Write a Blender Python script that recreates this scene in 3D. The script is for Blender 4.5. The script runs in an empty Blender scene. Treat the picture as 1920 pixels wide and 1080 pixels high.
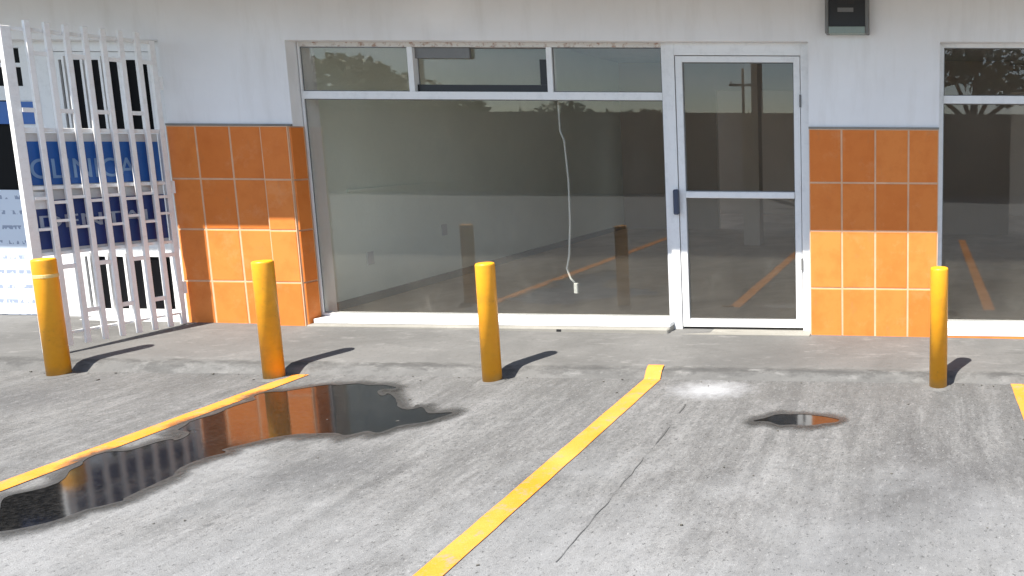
import bpy, bmesh, math, random
from mathutils import Vector, Matrix, noise
random.seed(7)
S = bpy.context.scene
COL = S.collection
R = math.radians

# ------------------------------------------------------------------ camera
cam = bpy.data.cameras.new('camera')
camo = bpy.data.objects.new('camera', cam)
COL.objects.link(camo)
S.camera = camo
right = Vector((0.99969341, 0.02408258, 0.00575491))
up = Vector((-0.00865235, 0.12199663, 0.9924928))
fwd = Vector((-0.02319971, 0.9922383, -0.1221676))
m = Matrix((right, up, -fwd)).transposed().to_4x4()
m.translation = Vector((0.0, -5.24, 1.5))
camo.matrix_world = m
cam.sensor_width = 36.0
cam.lens = 1361.95 / 1920 * 36.0
cam.shift_x = -(1697.29 - 960) / 1920
cam.shift_y = (435.02 - 540) / 1920
cam.clip_start = 0.05
cam.clip_end = 1500

# ------------------------------------------------------------------ light
SUN_EL, SUN_AZ = 59.0, 205.7            # azimuth clockwise from +Y; the sun stands behind the camera, a little to the left
W = bpy.data.worlds.new('World')
S.world = W
W.use_nodes = True
nt = W.node_tree
nt.nodes.clear()
sky = nt.nodes.new('ShaderNodeTexSky')
sky.sky_type = 'NISHITA'
sky.sun_disc = False
sky.sun_elevation = R(SUN_EL)
sky.sun_rotation = R(SUN_AZ)
sky.air_density = 1.0
sky.dust_density = .2
bg = nt.nodes.new('ShaderNodeBackground')
bg.inputs['Strength'].default_value = 0.098
wo = nt.nodes.new('ShaderNodeOutputWorld')
# thin streaky clouds all round the sky
tcw = nt.nodes.new('ShaderNodeTexCoord')
mpw = nt.nodes.new('ShaderNodeMapping')
mpw.inputs['Scale'].default_value = (2.2, 2.2, 15.0)
cnw = nt.nodes.new('ShaderNodeTexNoise')
cnw.inputs['Scale'].default_value = 1.6
cnw.inputs['Detail'].default_value = 6
cnw.inputs['Roughness'].default_value = .6
crw = nt.nodes.new('ShaderNodeValToRGB')
crw.color_ramp.elements[0].position, crw.color_ramp.elements[1].position = .44, .68
crw.color_ramp.elements[0].color, crw.color_ramp.elements[1].color = (0, 0, 0, 1), (.6, .6, .6, 1)
mxw = nt.nodes.new('ShaderNodeMix')
mxw.data_type = 'RGBA'
mxw.inputs['B'].default_value = (9.0, 9.5, 10.4, 1)
nt.links.new(tcw.outputs['Generated'], mpw.inputs['Vector'])
nt.links.new(mpw.outputs[0], cnw.inputs['Vector'])
nt.links.new(cnw.outputs['Fac'], crw.inputs['Fac'])
nt.links.new(crw.outputs['Color'], mxw.inputs['Factor'])
nt.links.new(sky.outputs[0], mxw.inputs['A'])
nt.links.new([o for o in mxw.outputs if o.type == 'RGBA'][0], bg.inputs['Color'])
nt.links.new(bg.outputs[0], wo.inputs['Surface'])
sl = bpy.data.lights.new('sun', 'SUN')
sl.energy = 5.0
sl.angle = R(0.5)
sl.color = (1.0, 0.95, 0.87)
so = bpy.data.objects.new('sun', sl)
COL.objects.link(so)
az = R(SUN_AZ)
to_sun = Vector((math.sin(az) * math.cos(R(SUN_EL)), math.cos(az) * math.cos(R(SUN_EL)), math.sin(R(SUN_EL))))
so.rotation_euler = to_sun.to_track_quat('Z', 'Y').to_euler()
so.location = (-6, -14, 20)
S.view_settings.view_transform = 'Standard'
S.view_settings.look = 'None'
S.view_settings.gamma = 1
S.view_settings.use_curve_mapping = False
S.view_settings.exposure = 1.22

# ------------------------------------------------------------------ node helpers
class NB:
    """small wrapper that builds a material's node tree"""
    def __init__(s, name):
        s.m = bpy.data.materials.new(name)
        s.m.use_nodes = True
        s.t = s.m.node_tree
        s.t.nodes.clear()
        s.out = s.t.nodes.new('ShaderNodeOutputMaterial')
    def n(s, kind, **kw):
        nd = s.t.nodes.new('ShaderNode' + kind)
        for k, v in kw.items():
            setattr(nd, k, v)
        return nd
    def l(s, a, b):
        s.t.links.new(a, b)
    def coord(s, scale=(1, 1, 1), loc=(0, 0, 0), out='Object'):
        tc = s.n('TexCoord')
        mp = s.n('Mapping')
        mp.inputs['Scale'].default_value = scale
        mp.inputs['Location'].default_value = loc
        s.l(tc.outputs[out], mp.inputs['Vector'])
        return mp.outputs['Vector']
    def world(s, scale=(1, 1, 1), loc=(0, 0, 0)):
        g = s.n('NewGeometry')
        mp = s.n('Mapping')
        mp.inputs['Scale'].default_value = scale
        mp.inputs['Location'].default_value = loc
        s.l(g.outputs['Position'], mp.inputs['Vector'])
        return mp.outputs['Vector']
    def noise(s, vec, scale, detail=4, rough=.55, dist=0):
        t = s.n('TexNoise')
        t.inputs['Scale'].default_value = scale
        t.inputs['Detail'].default_value = detail
        t.inputs['Roughness'].default_value = rough
        t.inputs['Distortion'].default_value = dist
        s.l(vec, t.inputs['Vector'])
        return t.outputs['Fac']
    def ramp(s, fac, stops):
        r = s.n('ValToRGB')
        e = r.color_ramp.elements
        while len(e) < len(stops):
            e.new(0.5)
        for el, (p, c) in zip(e, stops):
            el.position = p
            el.color = (c, c, c, 1) if isinstance(c, (int, float)) else (*c, 1)
        s.l(fac, r.inputs['Fac'])
        return r.outputs['Color']
    def mix(s, a, b, fac, mode='MIX'):
        x = s.n('Mix', data_type='RGBA', blend_type=mode)
        for sock, v in ((x.inputs['A'], a), (x.inputs['B'], b), (x.inputs['Factor'], fac)):
            if isinstance(v, (int, float)):
                if sock.type == 'RGBA':
                    sock.default_value = (v, v, v, 1)
                else:
                    sock.default_value = v
            elif isinstance(v, tuple):
                sock.default_value = (*v, 1)
            else:
                s.l(v, sock)
        return [o for o in x.outputs if o.type == 'RGBA'][0]
    def math(s, op, a, b=None):
        x = s.n('Math', operation=op)
        for i, v in enumerate((a, b)):
            if v is None:
                continue
            if isinstance(v, (int, float)):
                x.inputs[i].default_value = v
            else:
                s.l(v, x.inputs[i])
        return x.outputs[0]
    def bump(s, h, strength=.3, dist=.01):
        b = s.n('Bump')
        b.inputs['Strength'].default_value = strength
        b.inputs['Distance'].default_value = dist
        s.l(h, b.inputs['Height'])
        return b.outputs['Normal']
    def principled(s, color, rough=.6, normal=None, metal=0, ior=1.5, spec=.5):
        p = s.n('BsdfPrincipled')
        for sock, v in ((p.inputs['Base Color'], color), (p.inputs['Roughness'], rough), (p.inputs['Metallic'], metal)):
            if isinstance(v, tuple):
                sock.default_value = (*v, 1)
            elif isinstance(v, (int, float)):
                sock.default_value = v
            else:
                s.l(v, sock)
        p.inputs['IOR'].default_value = ior
        p.inputs['Specular IOR Level'].default_value = spec
        if normal is not None:
            s.l(normal, p.inputs['Normal'])
        s.l(p.outputs[0], s.out.inputs['Surface'])
        return p

def mat_plain(name, c, rough=.6, var=.12, scale=3., bump=.08, metal=0, fine=60., spec=.5):
    b = NB(name)
    v = b.world()
    n1 = b.noise(v, scale, 5)
    n2 = b.noise(v, fine, 3)
    lo = tuple(x * (1 - var) for x in c)
    hi = tuple(min(1, x * (1 + var)) for x in c)
    col = b.mix(b.ramp(n1, [(.3, lo), (.7, hi)]), tuple(x * .8 for x in c), b.ramp(n2, [(.5, 0.), (.75, .35)]))
    b.principled(col, rough, b.bump(n2, bump, .004), metal, spec=spec)
    return b.m

# ------------------------------------------------------------------ materials
def mat_asphalt():
    b = NB('worn_asphalt')
    v = b.world()
    vs = b.world((1.6, .38, 1))                       # dirt dragged along the bays
    big = b.noise(v, .55, 4, .6, .3)
    streak = b.noise(vs, 2.2, 6, .68, .25)
    mid = b.noise(v, 5.5, 5, .65)
    grit = b.noise(v, 70, 3, .7)
    fine = b.noise(v, 210, 2, .6)
    long_ = b.noise(b.world((1, .10, 1)), 7.0, 6, .7, .2)
    diag = b.noise(b.world((1.2, .5, 1), (4, 0, 0)), 11, 6, .72, .3)
    c = b.ramp(streak, [(.3, (.088, .088, .088)), (.5, (.135, .134, .131)), (.7, (.185, .184, .182))])
    c = b.mix(c, (.072, .072, .072), b.ramp(big, [(.47, 0.), (.68, .55)]))
    c = b.mix(c, (.215, .214, .212), b.ramp(long_, [(.50, 0.), (.70, .65)]))
    c = b.mix(c, (.070, .069, .068), b.ramp(long_, [(.32, .6), (.48, 0.)]))
    c = b.mix(c, (.075, .074, .072), b.ramp(diag, [(.50, 0.), (.70, .6)]))
    c = b.mix(c, (.21, .21, .208), b.ramp(mid, [(.54, 0.), (.76, .5)]))
    c = b.mix(c, (.045, .045, .046), b.ramp(grit, [(.54, 0.), (.68, .7)]))
    c = b.mix(c, (.28, .28, .278), b.ramp(b.noise(b.world((1, 1, 1), (3, 9, 0)), 95, 2, .6), [(.6, 0.), (.74, .5)]))
    spots = b.n('TexVoronoi')
    spots.inputs['Scale'].default_value = 4.3
    b.l(b.world((1, 1, 1), (2.3, 1.1, 0)), spots.inputs['Vector'])
    c = b.mix(c, (.06, .06, .06), b.ramp(spots.outputs['Distance'], [(.03, .6), (.09, 0.)]))
    # grime collects at the foot of the kerb
    sx = b.n('SeparateXYZ')
    b.l(v, sx.inputs[0])
    edge = b.math('ADD', sx.outputs['Y'], b.math('MULTIPLY', mid, .25))
    c = b.mix(c, (.10, .098, .094), b.ramp(b.math('ADD', edge, 2.0), [(.9, 0.), (1.12, .35)]))
    # dark oil blotches left by parked cars
    for (ox, oy, r) in ((.05, -2.35, .75), (.75, -2.0, .6), (-.25, -2.75, .5), (-2.75, -2.15, .45), (-5.2, -1.35, .6)):
        d = b.n('VectorMath', operation='DISTANCE')
        b.l(b.world((1, 1, 0)), d.inputs[0])
        d.inputs[1].default_value = (ox, oy, 0)
        dd = b.math('ADD', d.outputs['Value'], b.math('MULTIPLY', b.noise(v, 4.0, 5, .7), r * 1.1))
        c = b.mix(c, (.08, .08, .081), b.ramp(b.math('DIVIDE', dd, r * 2), [(.36, .75), (.66, 0.)]))
    c = b.mix(c, (.085, .085, .086), b.ramp(b.noise(b.world((1, .6, 1)), 30, 5, .75), [(.47, 0.), (.66, .6)]))
    c = b.mix(c, (.24, .24, .24), b.ramp(b.noise(b.world((1, .5, 1), (7, 2, 0)), 26, 5, .75), [(.53, 0.), (.74, .45)]))
    c = b.mix(c, (.25, .255, .26), b.ramp(b.math('SUBTRACT', b.math('MULTIPLY', b.noise(v, 1.6, 4, .7), .5), b.math('MULTIPLY', sx.outputs['Y'], .14)), [(.52, 0.), (.72, .55)]))
    c = b.mix(c, (.035, .035, .035), b.ramp(b.noise(b.world((1, .8, 1), (1, 5, 0)), 52, 3, .8), [(.575, 0.), (.68, .75)]))
    c = b.mix(c, (.34, .34, .335), b.ramp(b.noise(b.world((1, .8, 1), (8, 5, 0)), 60, 3, .8), [(.60, 0.), (.72, .55)]))
    # pale smudge where paint or plaster was spilled
    d = b.n('VectorMath', operation='DISTANCE')
    b.l(b.world((1, 1.5, 0)), d.inputs[0])
    d.inputs[1].default_value = (-1.28, -1.0 * 1.5, 0)
    dd = b.math('ADD', d.outputs['Value'], b.math('MULTIPLY', b.noise(v, 13, 6, .75), .42))
    c = b.mix(c, (.42, .43, .45), b.ramp(dd, [(.24, .62), (.52, 0.)]))
    h = b.math('ADD', b.math('MULTIPLY', grit, .7), fine)
    b.principled(c, .88, b.bump(h, .55, .006), spec=.25)
    return b.m

def mat_concrete(name, c, dirty=.5, lip=False):
    b = NB(name)
    v = b.world()
    vs = b.world((.35, 1.4, 1))
    n1 = b.noise(v, 1.3, 6, .65, .4)
    n2 = b.noise(vs, 5, 6, .7, .3)
    n3 = b.noise(v, 90, 3, .7)
    lo = tuple(x * .72 for x in c)
    hi = tuple(x * 1.18 for x in c)
    col = b.ramp(n1, [(.3, lo), (.7, hi)])
    col = b.mix(col, tuple(x * .45 for x in c), b.ramp(n2, [(.56, 0.), (.76, dirty)]))
    col = b.mix(col, tuple(x * .5 for x in c), b.ramp(n3, [(.58, 0.), (.74, .5)]))
    if lip:
        sx = b.n('SeparateXYZ')
        b.l(v, sx.inputs[0])
        e = b.math('ABSOLUTE', b.math('ADD', sx.outputs['Y'], .765))
        e = b.math('ADD', e, b.math('MULTIPLY', b.noise(b.world((.6, 2, 1)), 9, 6, .75), .16))
        col = b.mix(col, tuple(x * .38 for x in c), b.ramp(e, [(.075, .8), (.115, 0.)]))
        col = b.mix(col, tuple(x * 1.75 for x in c), b.ramp(b.noise(b.world((.8, 2.2, 1), (5, 0, 0)), 7, 5, .7), [(.56, 0.), (.74, .6)]))
        col = b.mix(col, tuple(x * .6 for x in c), b.ramp(b.noise(v, 28, 4, .7), [(.54, 0.), (.74, .5)]))
    b.principled(col, .85, b.bump(n3, .4, .004), spec=.3)
    return b.m

def mat_road_paint():
    b = NB('yellow_road_paint')
    v = b.world()
    n = b.noise(v, 45, 4, .7)
    n2 = b.noise(v, 3.2, 5, .6)
    c = b.mix((.62, .20, .012), (.66, .265, .055), b.ramp(n2, [(.35, 0.), (.7, 1.)]))
    c = b.mix(c, (.30, .24, .13), b.ramp(n, [(.60, 0.), (.78, .85)]))
    c = b.mix(c, (.2, .19, .17), b.ramp(b.noise(v, 14, 6, .75), [(.53, 0.), (.66, .7)]))
    b.principled(c, .7, b.bump(b.noise(v, 120, 3), .4, .004), spec=.3)
    return b.m

def mat_bollard():
    b = NB('yellow_bollard_paint')
    v = b.coord()
    n = b.noise(v, 9, 5, .6)
    c = b.mix((.82, .365, .012), (.77, .32, .010), b.ramp(n, [(.35, 0.), (.7, 1.)]))
    ob = b.n('ObjectInfo')
    wv = b.n('VectorMath', operation='ADD')
    b.l(v, wv.inputs[0])
    b.l(ob.outputs['Location'], wv.inputs[1])
    c = b.mix(c, (.20, .115, .05), b.ramp(b.noise(wv.outputs[0], 24, 6, .75), [(.63, 0.), (.74, .6)]))
    c = b.mix(c, (.50, .24, .02), b.ramp(b.noise(wv.outputs[0], 6, 6, .7), [(.5, 0.), (.75, .6)]))
    sx = b.n('SeparateXYZ')
    b.l(v, sx.inputs[0])
    low = b.math('ADD', sx.outputs['Z'], b.math('MULTIPLY', n, .12))
    c = b.mix(c, (.33, .22, .09), b.ramp(low, [(.05, .7), (.13, 0.)]))
    b.principled(c, .42, b.bump(b.noise(v, 30, 3), .12, .004))
    return b.m

def mat_tile():
    b = NB('glazed_orange_tile')
    v = b.world()
    oi = b.n('ObjectInfo')
    n = b.noise(v, 7, 4, .6)
    c = b.mix((.62, .178, .038), (.70, .235, .058), oi.outputs['Random'])
    c = b.mix(c, (.54, .135, .026), b.ramp(n, [(.45, 0.), (.8, .6)]))
    c = b.mix(c, (.30, .16, .09), b.ramp(b.noise(b.world((1, 1, .5)), 11, 6, .75), [(.58, 0.), (.8, .4)]))
    c = b.mix(c, (.72, .36, .17), b.ramp(b.noise(b.world((1, 1, 1), (4, 4, 4)), 4, 6, .7), [(.55, 0.), (.8, .45)]))
    rr = b.ramp(n, [(.3, .3), (.7, .45)])
    b.principled(c, rr, b.bump(b.noise(v, 14, 2), .07, .01), spec=.14)
    return b.m

def mat_wall_paint():
    b = NB('white_wall_paint')
    v = b.world()
    n1 = b.noise(v, 1.1, 5, .6)
    n2 = b.noise(b.world((2.2, 2.2, .35)), 3.5, 5, .65)
    c = b.ramp(n1, [(.3, (.72, .715, .71)), (.7, (.80, .80, .80))])
    c = b.mix(c, (.60, .585, .56), b.ramp(n2, [(.5, 0.), (.78, .42)]))
    # a fresher white patch where the wall was touched up
    d = b.n('VectorMath', operation='DISTANCE')
    b.l(b.world((1, 0, 1.3)), d.inputs[0])
    d.inputs[1].default_value = (-3.45, 0, 2.42 * 1.3)
    dd = b.math('ADD', d.outputs['Value'], b.math('MULTIPLY', b.noise(v, 6, 4), .2))
    c = b.mix(c, (.86, .86, .86), b.ramp(dd, [(.2, .8), (.36, 0.)]))
    b.principled(c, .8, b.bump(b.noise(v, 42, 4, .6), .16, .006), spec=.3)
    return b.m

def mat_frame(name, c, rust=0.):
    b = NB(name)
    v = b.world()
    n = b.noise(v, 16, 5, .7)
    col = b.mix(c, tuple(x * .72 for x in c), b.ramp(n, [(.5, 0.), (.8, .55)]))
    if rust:
        col = b.mix(col, (.27, .12, .06), b.ramp(b.noise(v, 21, 5, .75), [(.52, 0.), (.64, rust)]))
    b.principled(col, .42, b.bump(n, .05, .004))
    return b.m

def mat_glass():
    b = NB('window_glass')
    g = b.n('NewGeometry')
    ior = b.n('Mix', data_type='FLOAT')
    ior.inputs['A'].default_value = 1.46
    ior.inputs['B'].default_value = 1 / 1.46
    b.l(g.outputs['Backfacing'], ior.inputs['Factor'])
    fr = b.n('Fresnel')
    b.l(ior.outputs[0], fr.inputs['IOR'])
    tr = b.n('BsdfTransparent')
    tr.inputs['Color'].default_value = (.985, .987, .97, 1)
    gl = b.n('BsdfGlossy')
    gl.inputs['Roughness'].default_value = .004
    gl.inputs['Color'].default_value = (.98, .99, 1, 1)
    mx = b.n('MixShader')
    b.l(fr.outputs[0], mx.inputs[0])
    b.l(tr.outputs[0], mx.inputs[1])
    b.l(gl.outputs[0], mx.inputs[2])
    # thin film on the pane, strengthened as a painted haze to lighten dark glass
    df = b.n('BsdfDiffuse')
    df.inputs['Color'].default_value = (.55, .52, .45, 1)
    m2 = b.n('MixShader')
    dust_veil = b.ramp(b.noise(b.world((1, 1, .6)), 2.4, 6, .7), [(.35, .014), (.62, .03), (.8, .07)])
    b.l(dust_veil, m2.inputs[0])
    b.l(mx.outputs[0], m2.inputs[1])
    b.l(df.outputs[0], m2.inputs[2])
    b.l(m2.outputs[0], b.out.inputs['Surface'])
    return b.m

def mat_water():
    b = NB('puddle_water')
    v = b.world()
    nrm = b.bump(b.noise(b.world((1, 1, 1)), 5, 3, .5), .02, .02)
    fr = b.n('Fresnel')
    fr.inputs['IOR'].default_value = 2.35
    b.l(nrm, fr.inputs['Normal'])
    df = b.n('BsdfDiffuse')
    c = b.ramp(b.noise(v, 60, 3), [(.4, (.006, .006, .006)), (.7, (.02, .019, .018))])
    b.l(c, df.inputs['Color'])
    gl = b.n('BsdfGlossy')
    gl.inputs['Roughness'].default_value = .075
    b.l(nrm, gl.inputs['Normal'])
    mx = b.n('MixShader')
    b.l(fr.outputs[0], mx.inputs[0])
    b.l(df.outputs[0], mx.inputs[1])
    b.l(gl.outputs[0], mx.inputs[2])
    b.l(mx.outputs[0], b.out.inputs['Surface'])
    return b.m

def mat_poster():
    """white notice sheet with rows of small dark print"""
    b = NB('printed_notice')
    v = b.world()
    sx = b.n('SeparateXYZ')
    b.l(v, sx.inputs[0])
    rows = b.math('FRACT', b.math('MULTIPLY', sx.outputs['Z'], 8.7))
    band = b.math('LESS_THAN', rows, .26)
    words = b.math('GREATER_THAN', b.noise(b.world((26, 1, 8.7)), 1.0, 2, .5), .5)
    ink = b.math('MULTIPLY', band, words)
    c = b.mix((.62, .68, .76), (.16, .2, .3), b.math('MULTIPLY', ink, .75))
    b.principled(c, .6)
    return b.m

def mat_leaf(name, c):
    b = NB(name)
    oi = b.n('NewGeometry')
    col = b.mix(tuple(x * .6 for x in c), tuple(x * 1.5 for x in c), oi.outputs['Random Per Island'])
    b.principled(col, .6)
    return b.m

M = dict(
    asphalt=mat_asphalt(),
    walk=mat_concrete('walkway_concrete', (.122, .120, .116), .5, True),
    plinth=mat_concrete('pale_plinth_concrete', (.24, .23, .205), .85),
    roadpaint=mat_road_paint(),
    bollard=mat_bollard(),
    band=mat_plain('faded_tape', (.75, .56, .22), .5),
    tile=mat_tile(),
    grout=mat_plain('tan_grout', (.62, .38, .23), .9, .12, 8),
    wall=mat_wall_paint(),
    frame=mat_frame('white_aluminium', (.74, .745, .74)),
    rusty=mat_frame('rust_flecked_white_trim', (.62, .60, .56), .8),
    gate=mat_frame('white_gate_paint', (.80, .80, .79), .08),
    glass=mat_glass(),
    water=mat_water(),
    dark=mat_plain('black_plastic', (.012, .012, .013), .45),
    blackpane=mat_plain('black_backed_glass', (.006, .006, .007), .5, bump=0, spec=.06),
    handle=mat_plain('dark_blue_handle', (.035, .05, .09), .4),
    ceiling=mat_plain('warm_white_soffit', (.34, .27, .20), .85, .08),
    inwall=mat_plain('pale_green_room_wall', (.82, .87, .78), .8, .06, 1.2),
    backwall=mat_plain('beige_room_wall', (.52, .43, .35), .8, .06, 1.2),
    floor=mat_concrete('room_floor', (.46, .36, .27), .3),
    inceil=mat_plain('room_ceiling', (.86, .84, .79), .85, .05),
    cable=mat_plain('white_cable_sheath', (.42, .42, .39), .5),
    blue1=mat_plain('bright_blue_print', (.012, .10, .36), .45, .08),
    blue2=mat_plain('navy_blue_print', (.012, .036, .17), .45, .08),
    letters=mat_plain('pale_blue_letter', (.20, .33, .52), .5, .08),
    letters2=mat_plain('white_letter', (.36, .4, .48), .5, .08),
    signwhite=mat_plain('sign_border', (.58, .58, .57), .55, .08),
    poster=mat_poster(),
    grey=mat_plain('grey_metal', (.15, .15, .145), .45),
    greenlip=mat_plain('grey_green_glass_edge', (.22, .27, .24), .3),
    crack=mat_plain('crack_filler', (.07, .07, .068), .9),
    debris=mat_plain('dry_debris', (.08, .075, .065), .9, .5, 20),
    bwall=mat_concrete('boundary_wall_render', (.20, .17, .145), .4),
    bark=mat_plain('bark', (.10, .075, .055), .9, .3, 12),
    leaf=mat_leaf('dark_leaf', (.045, .075, .028)),
    leaf2=mat_leaf('olive_leaf', (.07, .095, .04)),
    pole=mat_concrete('pole_concrete', (.16, .15, .14), .3),
    wire=mat_plain('wire_black', (.02, .02, .02), .6),
)

# ------------------------------------------------------------------ mesh helpers
def box(bm, x0, x1, y0, y1, z0, z1):
    vs = [bm.verts.new((x, y, z)) for z in (z0, z1) for y in (y0, y1) for x in (x0, x1)]
    for f in ((0, 2, 3, 1), (4, 5, 7, 6), (0, 1, 5, 4), (2, 6, 7, 3), (0, 4, 6, 2), (1, 3, 7, 5)):
        bm.faces.new([vs[i] for i in f])
    return vs

def tube(bm, pts, r, seg=8, cap=True):
    pts = [Vector(p) for p in pts]
    rings = []
    rad = r if isinstance(r, (list, tuple)) else [r] * len(pts)
    for i, p in enumerate(pts):
        a = pts[max(0, i - 1)]
        c = pts[min(len(pts) - 1, i + 1)]
        d = (c - a).normalized()
        ref = Vector((1, 0, 0)) if abs(d.x) < .8 else Vector((0, 1, 0))
        u = d.cross(ref).normalized()
        w = d.cross(u)
        rings.append([bm.verts.new(p + (u * math.cos(2 * math.pi * k / seg) + w * math.sin(2 * math.pi * k / seg)) * rad[i]) for k in range(seg)])
    for a, c in zip(rings, rings[1:]):
        for k in range(seg):
            bm.faces.new((a[k], a[(k + 1) % seg], c[(k + 1) % seg], c[k]))
    if cap:
        bm.faces.new(rings[0])
        bm.faces.new(rings[-1])

def lathe(bm, prof, seg=28, at=(0, 0)):
    rings = [[bm.verts.new((at[0] + r * math.cos(2 * math.pi * k / seg), at[1] + r * math.sin(2 * math.pi * k / seg), z)) for k in range(seg)] for r, z in prof]
    for a, c in zip(rings, rings[1:]):
        for k in range(seg):
            bm.faces.new((a[k], a[(k + 1) % seg], c[(k + 1) % seg], c[k]))
    bm.faces.new(list(reversed(rings[0])))
    bm.faces.new(rings[-1])

def obj(name, bm, mat, parent=None, bevel=0., smooth=False):
    bmesh.ops.recalc_face_normals(bm, faces=bm.faces)
    me = bpy.data.meshes.new(name)
    if bevel:
        bmesh.ops.bevel(bm, geom=list(bm.edges), offset=bevel, segments=1, affect='EDGES', clamp_overlap=True)
    bm.to_mesh(me)
    bm.free()
    if smooth:
        for p in me.polygons:
            p.use_smooth = True
    me.materials.append(M[mat])
    o = bpy.data.objects.new(name, me)
    COL.objects.link(o)
    if parent:
        o.parent = parent
    return o

def boxes(name, mat, parent, *bs, bevel=0.):
    bm = bmesh.new()
    for b in bs:
        box(bm, *b)
    return obj(name, bm, mat, parent, bevel)

def empty(name, label, cat, loc=(0, 0, 0), rotz=0, group=None):
    o = bpy.data.objects.new(name, None)
    COL.objects.link(o)
    o.location = loc
    o.rotation_euler = (0, 0, rotz)
    o.empty_display_size = .2
    tag(o, label, cat, group)
    return o

def tag(o, label=None, cat=None, group=None, kind=None):
    for k, v in (('label', label), ('category', cat), ('group', group), ('kind', kind)):
        if v:
            o[k] = v
    return o

def sheet(name, pts, z, mat, parent=None):
    bm = bmesh.new()
    bm.faces.new([bm.verts.new((x, y, z)) for x, y in pts])
    bmesh.ops.triangulate(bm, faces=bm.faces)
    o = obj(name, bm, mat, parent)
    return o

def ragged(pts, it=3, amp=.02, freq=9., seed=0.):
    """rounds a closed outline and gives it an uneven edge"""
    p = [Vector((x, y, 0)) for x, y in pts]
    for _ in range(it):
        q = []
        for i in range(len(p)):
            a, c = p[i], p[(i + 1) % len(p)]
            q += [a * .75 + c * .25, a * .25 + c * .75]
        p = q
    out = []
    for v in p:
        out.append((v.x + amp * (noise.noise(Vector((v.x * freq, v.y * freq, seed)))),
                    v.y + amp * 1.2 * (noise.noise(Vector((v.x * freq, v.y * freq, seed + 9))))))
    return out

# ================================================================== SETTING
# ---- parking lot: one sheet to the horizon
bm = bmesh.new()
bm.faces.new([bm.verts.new(p) for p in ((-400, -400, 0), (400, -400, 0), (400, 400, 0), (-400, 400, 0))])
lot = tag(obj('parking_lot', bm, 'asphalt'), kind='structure')

def walk_z(x, y):
    """height of the walkway: it falls to the kerb and, slightly, to the right"""
    top = .0959 - .0085 * (x + 2.5)
    low = .064 - .002 * (x + 2.5)
    t = min(1, max(0, (y + .79) / .79))
    return low + (top - low) * t

KY = -.79
bm = bmesh.new()
xs = [-14 + .05 * i for i in range(421)]
rows = []
for x in xs:
    wob = .011 * noise.noise(Vector((x * 3.1, 0, 0))) + .007 * noise.noise(Vector((x * 13.1, 4, 0)))
    rows.append([bm.verts.new(p) for p in (
        (x, KY - .030 + wob, -.006), (x, KY + .004 + wob, walk_z(x, KY) - .024 + wob * .5), (x, KY + .034 + wob * 1.6, walk_z(x, KY) - .006), (x, KY + .085, walk_z(x, KY + .06) + wob * .1),
        (x, -.4, walk_z(x, -.4)), (x, 0, walk_z(x, 0)), (x, .24, walk_z(x, 0)))])
for a, c in zip(rows, rows[1:]):
    for k in range(6):
        bm.faces.new((a[k], a[k + 1], c[k + 1], c[k]))
walk = tag(obj('pavement', bm, 'walk'), kind='structure')
# bay markings, at right angles to the facade
for x in (-3.97, -1.70, .615):
    bm = bmesh.new()
    n = 60
    prev = None
    for i in range(n + 1):
        y = -.825 - i * (4.9 / n)
        l = x - .052 + .004 * noise.noise(Vector((x, y * 7, 1)))
        r = x + .052 + .004 * noise.noise(Vector((x, y * 7, 5)))
        cur = (bm.verts.new((l, y, .004)), bm.verts.new((r, y, .004)))
        if prev:
            bm.faces.new((prev[0], prev[1], cur[1], cur[0]))
        prev = cur
    obj('parking_line', bm, 'roadpaint', lot)
bm = bmesh.new()
pv = [[bm.verts.new((x, y, z)) for x in (-1.754, -1.652)] for y, z in ((KY - .038, .002), (KY - .026, .012), (KY + .002, .048), (KY + .030, .066), (KY + .05, .070))]
for a, c in zip(pv, pv[1:]):
    bm.faces.new((a[0], a[1], c[1], c[0]))
obj('paint_stub', bm, 'roadpaint', walk)
# crack and paint spill
bm = bmesh.new()
prev = None
for i in range(90):
    y = -1.25 - i * .024
    x = -1.31 + 0.025 * noise.noise(Vector((0, y * 1.3, 4))) + .008 * noise.noise(Vector((0, y * 11, 4))) + (y + 2.2) * -.03
    w = max(.0004, .0014 + .006 * noise.noise(Vector((3, y * 5, 4))))
    cur = (bm.verts.new((x - w, y, .003)), bm.verts.new((x + w, y, .003)))
    if prev and noise.noise(Vector((1.7, y * 3.1, 2))) > -.18:
        bm.faces.new((prev[0], prev[1], cur[1], cur[0]))
    prev = cur
obj('crack', bm, 'crack', lot)

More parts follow.
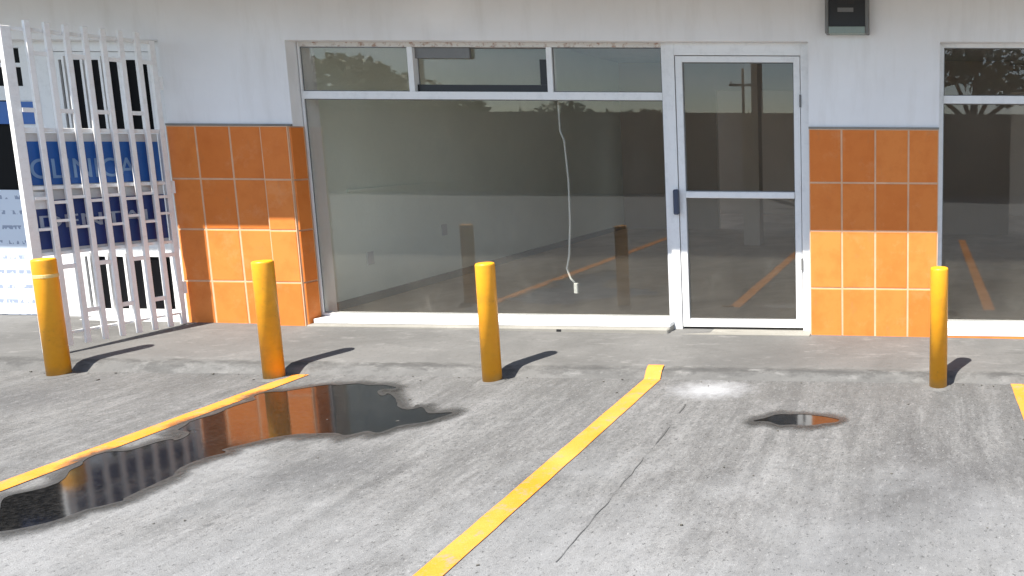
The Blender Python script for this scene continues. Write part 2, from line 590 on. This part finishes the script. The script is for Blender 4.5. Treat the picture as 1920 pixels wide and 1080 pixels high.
# puddles
P1 = [(-3.70, -2.62), (-3.818, -2.474), (-3.815, -2.23), (-3.923, -2.096), (-3.80, -1.879), (-3.66, -1.80), (-3.74, -1.735), (-3.875, -1.71), (-3.88, -1.60),
      (-3.87, -1.449), (-3.87, -1.25), (-3.866, -1.115), (-3.627, -1.008), (-3.336, -.985), (-3.16, -1.03), (-3.28, -1.10), (-3.15, -1.17),
      (-3.02, -1.32), (-2.86, -1.37), (-2.803, -1.422), (-2.567, -1.455), (-2.601, -1.60), (-2.815, -1.721), (-3.016, -1.75), (-3.297, -1.808),
      (-3.317, -1.986), (-3.342, -2.213), (-3.308, -2.523), (-3.423, -2.65), (-3.50, -2.75), (-3.62, -2.80)]
def mat_damp():
    b = NB('damp_asphalt')
    at = b.n('Attribute', attribute_name='wet')
    v = b.world()
    f = b.math('ADD', at.outputs['Fac'], b.math('MULTIPLY', b.math('SUBTRACT', b.noise(v, 26, 6, .75), .5), 1.1))
    p = b.n('BsdfPrincipled')
    p.inputs['Base Color'].default_value = (.045, .044, .042, 1)
    p.inputs['Roughness'].default_value = .42
    b.l(b.bump(b.noise(v, 90, 3, .7), .5, .005), p.inputs['Normal'])
    t = b.n('BsdfTransparent')
    mx = b.n('MixShader')
    b.l(b.ramp(f, [(.2, 0.), (.95, .92)]), mx.inputs[0])
    b.l(t.outputs[0], mx.inputs[1])
    b.l(p.outputs[0], mx.inputs[2])
    b.l(mx.outputs[0], b.out.inputs['Surface'])
    return b.m
M['damp'] = mat_damp()
def puddle(pts, lab, amp, freq, seed, margin):
    ol = ragged(pts, 3, amp, freq, seed)
    w = tag(sheet('puddle', ol, .005, 'water'), lab, kind='structure')
    bm = bmesh.new()
    lay_ = bm.verts.layers.float.new('wet')
    n = len(ol)
    area = sum(ol[i][0] * ol[(i + 1) % n][1] - ol[(i + 1) % n][0] * ol[i][1] for i in range(n))
    sg = 1 if area > 0 else -1
    ins, outs = [], []
    for i, (x, y) in enumerate(ol):
        a, c = Vector(ol[i - 3]), Vector(ol[(i + 3) % n])
        d = (c - a).normalized()
        nn = Vector((d.y, -d.x)) * sg
        mg = margin * (.75 + .8 * abs(noise.noise(Vector((x * 4, y * 4, seed)))))
        p = bm.verts.new((x - nn.x * .012, y - nn.y * .012, .0066))
        q = bm.verts.new((x + nn.x * mg, y + nn.y * mg * 1.2, .0058))
        p[lay_], q[lay_] = 1.0, 0.0
        ins.append(p)
        outs.append(q)
    for i in range(n):
        bm.faces.new((ins[i], ins[(i + 1) % n], outs[(i + 1) % n], outs[i]))
    obj('damp_margin', bm, 'damp', w)
puddle(P1, 'long dark puddle mirroring the orange tiles', .085, 7, 3, .10)
P2 = [(-.91, -1.52), (-.86, -1.44), (-.80, -1.40), (-.67, -1.375), (-.54, -1.40), (-.44, -1.425), (-.43, -1.51), (-.50, -1.545), (-.639, -1.555), (-.80, -1.55)]
puddle(P2, 'small dark puddle out in the right-hand bay', .03, 9, 6, .07)

# grit and leaf litter against the kerb
bm = bmesh.new()
for i in range(110):
    if i < 60:
        x = random.uniform(-7.5, 1.5)
        y = KY - .035 - abs(random.gauss(0, .05))
        z = .003
    else:
        x = random.uniform(-7.5, 1.5)
        y = random.uniform(-3.0, -.9)
        z = .002
    s = random.uniform(.0025, .007)
    h = s * random.uniform(.3, .8)
    a = random.uniform(0, 6.28)
    vs = box(bm, -s, s * random.uniform(.5, 1.4), -s * .6, s * .6, 0, h)
    for v in vs:
        v.co = Vector((x + v.co.x * math.cos(a) - v.co.y * math.sin(a), y + v.co.x * math.sin(a) + v.co.y * math.cos(a), z + v.co.z))
tag(obj('grit', bm, 'debris'), kind='stuff')

# ================================================================== SHOP BUILDING
B = empty('shop_building', 'white shop front with orange tiled piers and wide glazing', 'building')
WZ = 2.208                       # head of every opening
Rc = .104                        # depth of the glazing line
TOPT = 1.593                     # top of the tiling
PL0, PL1 = -5.54, -4.603         # left pier
PR0, PR1 = -.820, .115           # right pier
LX0, RX1 = -7.75, 2.62           # outer ends of the side openings
WY = .012                        # face of the painted wall (tiles stand proud of it)
boxes('wall', 'wall', B,
      (-12, 6.5, WY, .26, WZ, 2.6), (-12, 6.5, WY, .26, 2.85, 3.7),
      (PL0, PL1, WY, .26, -.05, WZ), (PR0, PR1, WY, .26, -.05, WZ),
      (-12, LX0, WY, .26, -.05, WZ), (RX1, 6.5, WY, .26, -.05, WZ))
# canopy slab that shades the wall
boxes('canopy', 'ceiling', B, (-13, 8, -.95, WY - .002, 2.6, 2.85))
boxes('roof', 'ceiling', B, (-12, 6.5, .26, 7.2, 2.95, 3.15))

# ---- tiles
def tile_mesh(w, h, name):
    bm = bmesh.new()
    t, c = .011, .003
    def rect(ins, y):
        return [bm.verts.new(p) for p in ((ins, y, ins), (w - ins, y, ins), (w - ins, y, h - ins), (ins, y, h - ins))]
    a, b_, c_ = rect(0, 0), rect(0, -t + c), rect(c, -t)
    for p, q in ((a, b_), (b_, c_)):
        for k in range(4):
            bm.faces.new((p[k], p[(k + 1) % 4], q[(k + 1) % 4], q[k]))
    bm.faces.new(c_)
    bmesh.ops.recalc_face_normals(bm, faces=bm.faces)
    me = bpy.data.meshes.new(name)
    bm.to_mesh(me)
    bm.free()
    me.materials.append(M['tile'])
    return me
_tm = {}
def lay(parent, x0, x1, z0, z1, y, rotz=0, origin=None):
    g = .0066
    key = (round(x1 - x0, 3), round(z1 - z0, 3))
    if key not in _tm:
        _tm[key] = tile_mesh(key[0] - 2 * g, key[1] - 2 * g, 'tile')
    o = bpy.data.objects.new('tile', _tm[key])
    COL.objects.link(o)
    o.parent = parent
    if origin:
        o.location = origin
    else:
        o.location = (x0 + g, y, z0 + g)
    o.rotation_euler = (random.gauss(0, .0018), 0, rotz + random.gauss(0, .0018))
    return o

def cladding(cols, rows, base, proud_last=0.):
    x0, x1 = cols[0], cols[-1]
    bs = [(x0, x1 if not proud_last else cols[-2], -.0025, WY - .001, base, rows[0])]
    if proud_last:
        bs.append((cols[-2], x1, -.0025 - proud_last, WY - .001, base, rows[0]))
    g = boxes('tile_cladding', 'grout', B, *bs)
    for i in range(len(cols) - 1):
        dy = proud_last if (proud_last and i == len(cols) - 2) else 0
        for j in range(len(rows) - 1):
            lay(g, cols[i], cols[i + 1], rows[j + 1], rows[j], .0055 - dy)
    return g
rl = [TOPT, 1.205, .83, .440, .085]
gl = cladding([PL0 + .001, -5.322, -5.068, -4.81, PL1 - .001], rl, .06, .034)
# the return of the left pier, facing the big window
boxes('tile_edge', 'grout', B, (PL1 + .0, PL1 + .004, -.028, Rc + .004, .06, TOPT))
for j in range(4):
    g = .0045
    lay(gl, 0, Rc + .022, rl[j + 1], rl[j], 0, R(90), (PL1 + .0045, -.026, rl[j + 1] + g))
rr_ = [TOPT, 1.209, .858, .434, .062]
gr = cladding([PR0 + .001, -.583, -.341, -.102, PR1 - .001], rr_, .04)
boxes('tile_cap', 'plinth', B, (PL0, PL1, -.004, WY - .001, TOPT + .001, TOPT + .016))
boxes('tile_cap', 'plinth', B, (PR0, PR1, -.004, WY - .001, TOPT + .001, TOPT + .016))

# ---- main window
def pane(x0, x1, z0, z1, parent, y=Rc + .012, mat='glass'):
    o = boxes('pane', mat, parent, (x0, x1, y, y + .006, z0, z1))
    if mat == 'glass':
        g, ya, yb = .006, y - .004, y - .0005
        boxes('gasket', 'grey', parent, (x0, x1, ya, yb, z0, z0 + g), (x0, x1, ya, yb, z1 - g, z1),
              (x0, x0 + g, ya, yb, z0 + g, z1 - g), (x1 - g, x1, ya, yb, z0 + g, z1 - g))
    return o
win = boxes('window', 'frame', B,
            (PL1 + .007, PL1 + .022, Rc, Rc + .05, .158, WZ - .001),           # left jamb
            (-1.905, -1.868, Rc, Rc + .05, .158, WZ - .001),                    # right jamb
            (PL1 + .022, -1.905, Rc, Rc + .05, .158, .178))
boxes('transom_bar', 'frame', win, (PL1 + .022, -1.905, Rc - .008, Rc + .05, 1.797, 1.852))
boxes('head_rail', 'rusty', win, (PL1 + .022, -1.905, Rc - .003, Rc + .05, WZ - .034, WZ - .001))
for x in (-3.757, -2.728):
    boxes('mullion', 'frame', win, (x - .02, x + .02, Rc - .004, Rc + .05, 1.853, WZ - .035))
pane(PL1 + .022, -3.778, 1.853, WZ - .035, win)
pane(-2.707, -1.906, 1.853, WZ - .035, win)
# the middle light: a sash that sits deeper, with dark channels round it
boxes('sash_channel', 'dark', win, (-3.736, -2.749, Rc + .028, Rc + .05, 1.853, 1.905), (-2.815, -2.749, Rc + .028, Rc + .05, 1.906, 2.09))
boxes('sash_blank', 'grey', win, (-3.736, -3.33, Rc + .022, Rc + .046, 2.095, WZ - .035))
pane(-3.736, -2.749, 1.853, WZ - .035, win, Rc + .052)
pane(PL1 + .022, -1.906, .178, 1.796, win)
boxes('sill', 'frame', win, (PL1 + .03, -1.868, -.004, Rc + .06, .124, .157), bevel=.003)

# ---- door
door_f = boxes('door_frame', 'frame', B,
               (-1.867, -1.806, Rc - .02, Rc + .06, .09, WZ - .001),
               (-.888, PR0 - .001, Rc - .02, Rc + .06, .08, WZ - .001),
               (-1.805, -.889, Rc - .02, Rc + .06, 2.118, WZ - .001))
door = boxes('door', 'frame', B,
             (-1.800, -1.752, Rc - .012, Rc + .03, .108, 2.112),
             (-.940, -.894, Rc - .012, Rc + .03, .108, 2.112),
             (-1.751, -.941, Rc - .012, Rc + .03, 2.070, 2.112),
             (-1.751, -.941, Rc - .012, Rc + .03, .108, .166))
boxes('push_bar', 'frame', door, (-1.751, -.941, Rc - .03, Rc + .028, 1.085, 1.132), bevel=.004)
pane(-1.751, -.941, 1.133, 2.069, door, Rc + .006)
pane(-1.751, -.941, .167, 1.084, door, Rc + .006)
boxes('handle', 'handle', door, (-1.833, -1.795, Rc - .062, Rc - .024, .962, 1.148), bevel=.008)
for z in (.55, 1.75):
    boxes('hinge', 'grey', door, (-.897, -.884, Rc - .03, Rc - .013, z, z + .09))
boxes('threshold', 'plinth', B, (-1.867, PR0 - .001, -.055, Rc + .05, .03, .088))

# ---- plinth under the window
boxes('plinth', 'plinth', B, (PL1 + .012, -1.868, -.055, Rc + .05, .03, .123), bevel=.008)
boxes('tile_strip', 'tile', B, (PL1 + .012, -4.30, -.062, -.0555, .06, .098))
boxes('weep_hole', 'dark', B, (-2.70, -2.665, -.0565, -.05, .088, .114))

# ---- right window
rw = boxes('window', 'frame', B,
           (PR1 + .001, PR1 + .032, Rc, Rc + .05, .155, WZ - .001), (RX1 - .035, RX1 - .001, Rc, Rc + .05, .155, WZ - .001),
           (PR1 + .032, RX1 - .035, Rc, Rc + .05, .155, .170))
boxes('transom_bar', 'frame', rw, (PR1 + .032, RX1 - .035, Rc - .008, Rc + .05, 1.783, 1.838))
boxes('head_rail', 'frame', rw, (PR1 + .032, RX1 - .035, Rc - .003, Rc + .05, WZ - .03, WZ - .001))
boxes('mullion', 'frame', rw, (1.16, 1.20, Rc - .004, Rc + .05, 1.839, WZ - .031))
pane(PR1 + .032, 1.159, 1.839, WZ - .031, rw)
pane(1.201, RX1 - .035, 1.839, WZ - .031, rw)
pane(PR1 + .032, RX1 - .035, .170, 1.782, rw)
boxes('sill', 'frame', rw, (PR1 + .001, RX1 - .001, -.006, Rc + .06, .084, .154), bevel=.004)
boxes('tile_strip', 'tile', B, (PR1 + .001, RX1, -.004, .02, .03, .083))

# ---- left shop: glazed door and window behind the gate
DL0, DL1 = -6.50, -5.66
ld_f = boxes('door_frame', 'frame', B,
             (DL1, PL0 - .028, Rc, Rc + .05, .09, WZ - .001),
             (DL0 - .09, DL0, Rc, Rc + .05, .09, WZ - .001),
             (DL0, DL1, Rc, Rc + .05, 2.135, WZ - .001))
ld = boxes('door', 'frame', B,
           (DL0 + .004, DL0 + .085, Rc + .004, Rc + .04, .13, 2.13),
           (DL1 - .085, DL1 - .004, Rc + .004, Rc + .04, .13, 2.13),
           (DL0 + .085, DL1 - .085, Rc + .004, Rc + .04, 2.075, 2.13),
           (DL0 + .085, DL1 - .085, Rc + .004, Rc + .04, 1.44, 1.555),
           (DL0 + .085, DL1 - .085, Rc + .004, Rc + .04, .60, .70),
           (DL0 + .085, DL1 - .085, Rc + .004, Rc + .04, .13, .19))
boxes('pane', 'blackpane', ld, (DL0 + .085, DL1 - .085, Rc + .018, Rc + .026, 1.555, 2.075))
boxes('pane', 'blackpane', ld, (DL0 + .085, DL1 - .085, Rc + .018, Rc + .026, .70, 1.44))
boxes('pane', 'blackpane', ld, (DL0 + .085, DL1 - .085, Rc + .018, Rc + .026, .19, .60))
gb = None
for (z0, z1) in ((1.50, 2.10), (.165, .63)):
    gb = None
    for k in range(5):
        x = DL0 + .14 + k * .14
        if gb is None:
            o = boxes('grille_bar', 'gate', ld, (-.009, .009, Rc - .016, Rc + .003, z0, z1))
            gb = o.data
        else:
            o = bpy.data.objects.new('grille_bar', gb)
            COL.objects.link(o)
            o.parent = ld
        o.location = (x, 0, 0)
lw = boxes('window', 'frame', B,
           (LX0, DL0 - .09, Rc, Rc + .05, 2.16, WZ - .001),
           (LX0, DL0 - .09, Rc - .004, Rc + .05, 1.775, 1.88),
           (-6.80, -6.62, Rc - .002, Rc + .05, .10, 1.774),
           (LX0, -6.80, Rc, Rc + .05, .10, .135),
           (-6.70, -6.63, Rc - .003, Rc + .05, 1.88, 2.159),
           (LX0, DL0 - .09, Rc - .001, Rc + .03, 2.02, 2.05))
boxes('pane', 'blackpane', lw, (LX0, DL0 - .091, Rc + .032, Rc + .04, 1.881, 2.159))
boxes('pane', 'blackpane', lw, (LX0, -6.801, Rc + .02, Rc + .028, .136, 1.774))
boxes('sill', 'frame', lw, (LX0, PL0 - .001, -.004, Rc + .06, .112, .129), bevel=.004)
boxes('tile_strip', 'tile', B, (LX0, PL0 - .001, .0, .03, .05, .1115))

# ---- rooms behind the glass
YB = 6.3
boxes('interior_wall', 'inwall', B, (-4.92, -4.80, .262, YB + .1, .0, 2.72))
boxes('interior_wall', 'backwall', B, (-.42, -.30, .262, YB + .1, .0, 2.72))
boxes('interior_wall', 'backwall', B, (3.3, 3.42, .262, YB + .1, .0, 2.72))
boxes('interior_wall', 'backwall', B, (-4.80, -3.27, YB, YB + .1, .0, 2.72), (-1.4, -.42, YB, YB + .1, .0, 2.72),
      (-3.27, -1.4, YB, YB + .1, 2.3, 2.72))
boxes('interior_wall', 'backwall', B, (-.30, 1.33, YB - .4, YB - .3, .0, 2.72), (1.33, 3.3, YB, YB + .1, 2.3, 2.72), (2.5, 3.3, YB, YB + .1, 0, 2.3))
boxes('rear_wall', 'backwall', B, (-4.9, 3.4, YB + 2.6, YB + 2.7, 0, 2.72))
boxes('interior_floor', 'floor', B, (-4.92, 3.42, .262, YB + 2.6, .02, .098))
boxes('ceiling', 'inceil', B, (-4.92, 3.42, .262, YB + 2.7, 2.73, 2.80))
boxes('pillar', 'backwall', B, (-2.42, -2.20, 4.5, 4.72, .098, 2.72))
for y, z in ((.85, .42), (1.85, .55)):
    boxes('wall_socket', 'signwhite', B, (-4.799, -4.79, y, y + .075, z, z + .11), bevel=.002)
boxes('wall_conduit', 'inwall', B, (-4.799, -4.782, .7, 2.2, 1.06, 1.085))
boxes('skirting', 'grey', B, (-4.799, -4.787, .27, YB, .099, .17))

# ================================================================== THINGS
# ---- hanging cable inside
CABLE = [(-2.72, 0.19, 1.845), (-2.721, 0.19, 1.751), (-2.718, 0.19, 1.574), (-2.69, 0.19, 1.499), (-2.673, 0.19, 1.195), (-2.678, 0.19, 0.871), (-2.698, 0.19, 0.624), (-2.72, 0.19, 0.529), (-2.695, 0.19, 0.45), (-2.656, 0.19, 0.409)]
bm = bmesh.new()
tube(bm, CABLE, .0075, 8)
hc = tag(obj('hanging_cable', bm, 'cable', smooth=True), 'loose white cable hanging behind the large shop window', 'cable')
boxes('plug', 'cable', hc, (CABLE[-1][0] - .014, CABLE[-1][0] + .014, .178, .206, CABLE[-1][2] - .075, CABLE[-1][2] + .005), bevel=.004)

# ---- boxed panel high on the wall
wb = empty('wall_panel', 'black panel in a grey frame high on the white wall beside the door', 'sign', (-.535, 0, 2.25))
boxes('housing', 'grey', wb, (-.152, -.128, -.075, WY - .001, 0, .44), (.128, .152, -.075, WY - .001, 0, .44), (-.127, .127, -.075, WY - .001, .40, .44), bevel=.003)
boxes('lip', 'greenlip', wb, (-.127, .127, -.078, WY - .001, 0, .048), bevel=.003)
boxes('face_panel', 'dark', wb, (-.127, .127, -.062, WY - .001, .049, .399))
boxes('print_strip', 'grey', wb, (-.065, .045, -.0645, -.0625, .148, .176))
boxes('print_strip', 'wire', wb, (-.06, .05, -.0645, -.0625, .205, .23))

# ---- bollards
def bollard(x, label):
    t = empty('bollard', label, 'bollard', (x, -.893, 0), 0, 'yellow bollards along the kerb')
    return t
spots = [(-5.481, 'yellow bollard with a pale band, standing before the white barred gate'),
         (-4.084, 'yellow bollard at the end of the yellow line beside the long puddle'),
         (-2.687, 'yellow bollard in front of the middle of the large shop window'),
         (.107, 'yellow bollard at the right edge of the right tiled pier')]
bm = bmesh.new()
lathe(bm, [(.0545, -.02), (.0545, .737), (.0535, .744), (.050, .749), (.044, .751), (.012, .752)])
post_me = None
for i, (x, lab) in enumerate(spots):
    t = bollard(x, lab)
    if i == 0:
        p = obj('post', bm, 'bollard', t, smooth=False)
        post_me = p.data
        for f in post_me.polygons:
            f.use_smooth = abs(f.normal.z) < .9
        b2 = bmesh.new()
        lathe(b2, [(.0545, 0), (.088, .001), (.08, .005), (.0545, .010)], 20)
        c = obj('footing', b2, 'walk', t)
        foot_me = c.data
        b3 = bmesh.new()
        lathe(b3, [(.0550, .632), (.0565, .634), (.0565, .652), (.0550, .654)])
        obj('band', b3, 'band', t)
    else:
        p = bpy.data.objects.new('post', post_me)
        COL.objects.link(p)
        p.parent = t
        p.rotation_euler = (0, 0, random.uniform(0, 6))
        c = bpy.data.objects.new('footing', foot_me)
        COL.objects.link(c)
        c.parent = t
        c.rotation_euler = (0, 0, random.uniform(0, 6))

# ---- barred gate leaf, swung open towards the lot
hx, hy, ex, ey = -5.513, -.045, -5.722, -.755
ang = math.atan2(ey - hy, ex - hx)
L = math.hypot(ex - hx, ey - hy)
G = empty('security_gate', 'white barred steel gate swung open at the left shop doorway', 'gate', (hx, hy, 0), ang)
boxes('post', 'gate', G, (0, .03, -.015, .015, .125, 2.19), bevel=.002)
boxes('post', 'gate', G, (L - .036, L + .010, -.02, .02, .10, 2.19), bevel=.002)
for z, h in ((2.165, .025), (1.535, .028), (1.165, .024), (.735, .022), (.20, .018)):
    boxes('rail', 'gate', G, (.03, L - .03, -.010, .010, z, z + h), bevel=.002)
NG = 8
pitch = (L - .03) / NG
bar_me = None
xsb = []
for k in range(1, NG):
    x = .015 + k * pitch
    xsb.append(x)
    if bar_me is None:
        o = boxes('bar', 'gate', G, (-.013, .013, .0105, .0365, .125, 2.235), bevel=.002)
        bar_me = o.data
    else:
        o = bpy.data.objects.new('bar', bar_me)
        COL.objects.link(o)
        o.parent = G
    o.location = (x, 0, 0)
xa = [.03] + xsb + [L - .03]
for k in range(NG):
    a, c = xa[k] + .0085, xa[k + 1] - .0085
    for z in ((2.02, 1.66)[k % 2], (.64, .33)[k % 2]):
        boxes('crosspiece', 'gate', G, (a - .004, c + .004, .011, .032, z, z + .028))
    boxes('crosspiece', 'gate', G, (a - .002, c + .002, .011, .028, (.95, .90)[k % 2], (.968, .918)[k % 2]))
    boxes('crosspiece', 'gate', G, (a - .002, c + .002, .011, .028, (1.07, 1.10)[k % 2], (1.09, 1.12)[k % 2]))
for z in (.35, 1.1, 1.85):
    boxes('hinge', 'gate', G, (-.022, -.001, -.012, .012, z, z + .09))
boxes('lock_box', 'gate', G, (L - .13, L - .031, -.03, -.0105, 1.04, 1.15))

# ---- sign hung on the back of the gate
SG = empty('shop_sign', 'blue sign with pale lettering fixed behind the bars of the white gate', 'sign', (hx, hy, 0), ang)
boxes('board', 'signwhite', SG, (.032, L - .032, -.030, -.022, .745, 1.53))
boxes('blue_band', 'blue1', SG, (.034, L - .034, -.0218, -.019, 1.195, 1.475))
boxes('blue_band', 'blue2', SG, (.034, L - .034, -.0218, -.019, .775, 1.095))
def lettering(txt, x_left, width, z, h, mat):
    cu = bpy.data.curves.new('lettering', 'FONT')
    cu.body = txt
    cu.extrude = .0015
    cu.offset = .006
    tmp = bpy.data.objects.new('lettering_tmp', cu)
    COL.objects.link(tmp)
    bpy.context.view_layer.update()
    me = bpy.data.meshes.new_from_object(tmp.evaluated_get(bpy.context.evaluated_depsgraph_get()))
    bpy.data.objects.remove(tmp)
    x0 = min(v.co.x for v in me.vertices)
    x1 = max(v.co.x for v in me.vertices)
    y0 = min(v.co.y for v in me.vertices)
    y1 = max(v.co.y for v in me.vertices)
    for v in me.vertices:
        u, w = (v.co.x - x0) / (x1 - x0), (v.co.y - y0) / (y1 - y0)
        v.co = Vector((x_left - u * width, -.0172 + v.co.z, z + w * h))
    me.name = 'lettering'
    me.materials.clear()
    me.materials.append(M[mat])
    o = bpy.data.objects.new('lettering', me)
    COL.objects.link(o)
    o.parent = SG
lettering('CLINICA', L - .05, .52, 1.235, .13, 'letters')
lettering('DENTAL', L - .06, .59, .91, .085, 'letters2')

# ---- posters in the left shop window
po = boxes('poster', 'poster', None, (-7.60, -6.83, Rc - .004, Rc - .001, .14, 1.105))
tag(po, 'white printed notice in the left shop window beside the gate', 'poster')
po = boxes('poster', 'blue1', None, (-7.2, -6.605, Rc - .012, Rc - .0045, 1.60, 1.765))
tag(po, 'narrow blue strip sign over the notices in the left window', 'sign')

# ================================================================== ACROSS THE LOT (seen in the glass)
WALLY = -15.3
wl = boxes('boundary_wall', 'bwall', None, (-45, 40, WALLY - .2, WALLY, -.1, 2.25), (-45, 40, WALLY - .24, WALLY + .04, 2.25, 2.31))
tag(wl, 'long plain wall across the lot, mirrored in the shop door glass', 'wall')

def crown_mesh(blobs, n, size, seed):
    random.seed(seed)
    bm = bmesh.new()
    for i in range(n):
        c, r = random.choices(blobs, [b[1].x * b[1].y * b[1].z for b in blobs])[0]
        d = Vector((random.gauss(0, 1), random.gauss(0, 1), random.gauss(0, 1))).normalized() * random.uniform(.35, 1.0) ** .5
        p = Vector(c) + Vector((d.x * r.x, d.y * r.y, d.z * r.z))
        s = size * random.uniform(.6, 1.4)
        u = Vector((random.gauss(0, 1), random.gauss(0, 1), random.gauss(0, .6))).normalized()
        w = u.cross(Vector((random.gauss(0, 1), random.gauss(0, 1), random.gauss(0, 1)))).normalized()
        bm.faces.new([bm.verts.new(p + q) for q in (-u * s, w * s * .45, u * s, -w * s * .45)])
    return bm
def tree(name, label, x, y, h, blobs, n, size, mat, seed):
    t = empty(name, label, 'tree', (x, y, 0))
    bm = bmesh.new()
    tube(bm, [(0, 0, -.1), (.05, 0, h * .2), (-.06, .05, h * .42), (.04, 0, h * .7)], [.20, .16, .13, .06], 10)
    for c, r in blobs[:6]:
        tube(bm, [(-.03, 0, h * .36), (c[0] * .5, c[1] * .5, (h * .36 + c[2]) * .52), tuple(c)], [.09, .06, .02], 6)
    obj('trunk', bm, 'bark', t, smooth=True)
    obj('crown', crown_mesh(blobs, n, size, seed), mat, t)
    return t
V = Vector
tree('shade_tree', 'wide leafy tree beyond the wall, mirrored in the right window', 1.6, -17.2, 5.5,
     [((-3.4, 0, 4.6), V((1.9, 1.4, .9))), ((-1.3, .2, 4.6), V((1.9, 1.6, 1.5))), ((1.2, 0, 4.3), V((2.2, 1.6, 1.7))), ((3.6, 0, 4.5), V((2.0, 1.5, 1.6))), ((0, 0, 5.6), V((3.0, 1.6, 1.2)))],
     6500, .17, 'leaf', 3)
tree('bushy_tree', 'olive green tree beyond the wall, mirrored in the left transom', -17.0, -17.0, 4.0,
     [((-.9, 0, 3.1), V((1.7, 1.2, 1.0))), ((.8, 0, 2.7), V((1.6, 1.2, .8))), ((2.2, 0, 2.4), V((1.2, 1, .6)))],
     4200, .15, 'leaf2', 5)
hb = [((x, 0, 1.6 + .2 * math.sin(x * 1.7)), V((1.3, .8, .95))) for x in [-8 + 1.3 * i for i in range(7)]]
hd = empty('hedge', 'dense green hedge behind the wall across the lot', 'hedge', (-8.2, -16.7, 0))
obj('foliage', crown_mesh(hb, 4200, .15, 8), 'leaf2', hd)
def pole(x, y, h, r, arm, label):
    t = empty('utility_pole', label, 'pole', (x, y, 0), 0, 'utility poles across the lot')
    bm = bmesh.new()
    tube(bm, [(0, 0, -.2), (0, 0, h)], [r, r * .7], 12)
    obj('shaft', bm, 'pole', t, smooth=True)
    if arm:
        boxes('crossarm', 'pole', t, (-.7, .7, -.05, .05, h - .9, h - .78))
        for q in (-.6, 0, .6):
            b2 = bmesh.new()
            lathe(b2, [(.03, h - .78), (.05, h - .72), (.03, h - .64)], 8, (q, 0))
            obj('insulator', b2, 'cable', t)
pole(-5.15, -17.0, 9.5, .13, True, 'tall grey utility pole behind the wall, left one in the door reflection')
pole(-4.62, -15.0, 8.5, .16, True, 'stout grey utility pole before the wall, middle one in the door reflection')
pole(-4.3, -22.0, 7.0, .10, False, 'slim far utility pole, right one in the door reflection')
pole(-9.2, -32.0, 5.2, .10, True, 'short distant utility pole with a crossarm')
bm = bmesh.new()
for z, yy in ((8.6, -16.9), (8.35, -17.1)):
    tube(bm, [(-45 + 6 * i, yy, z - .35 * math.sin(i * 1.1) ** 2) for i in range(15)], .012, 5)
tag(obj('overhead_wire', bm, 'wire'), 'thin overhead wires strung along the utility poles', 'wire')
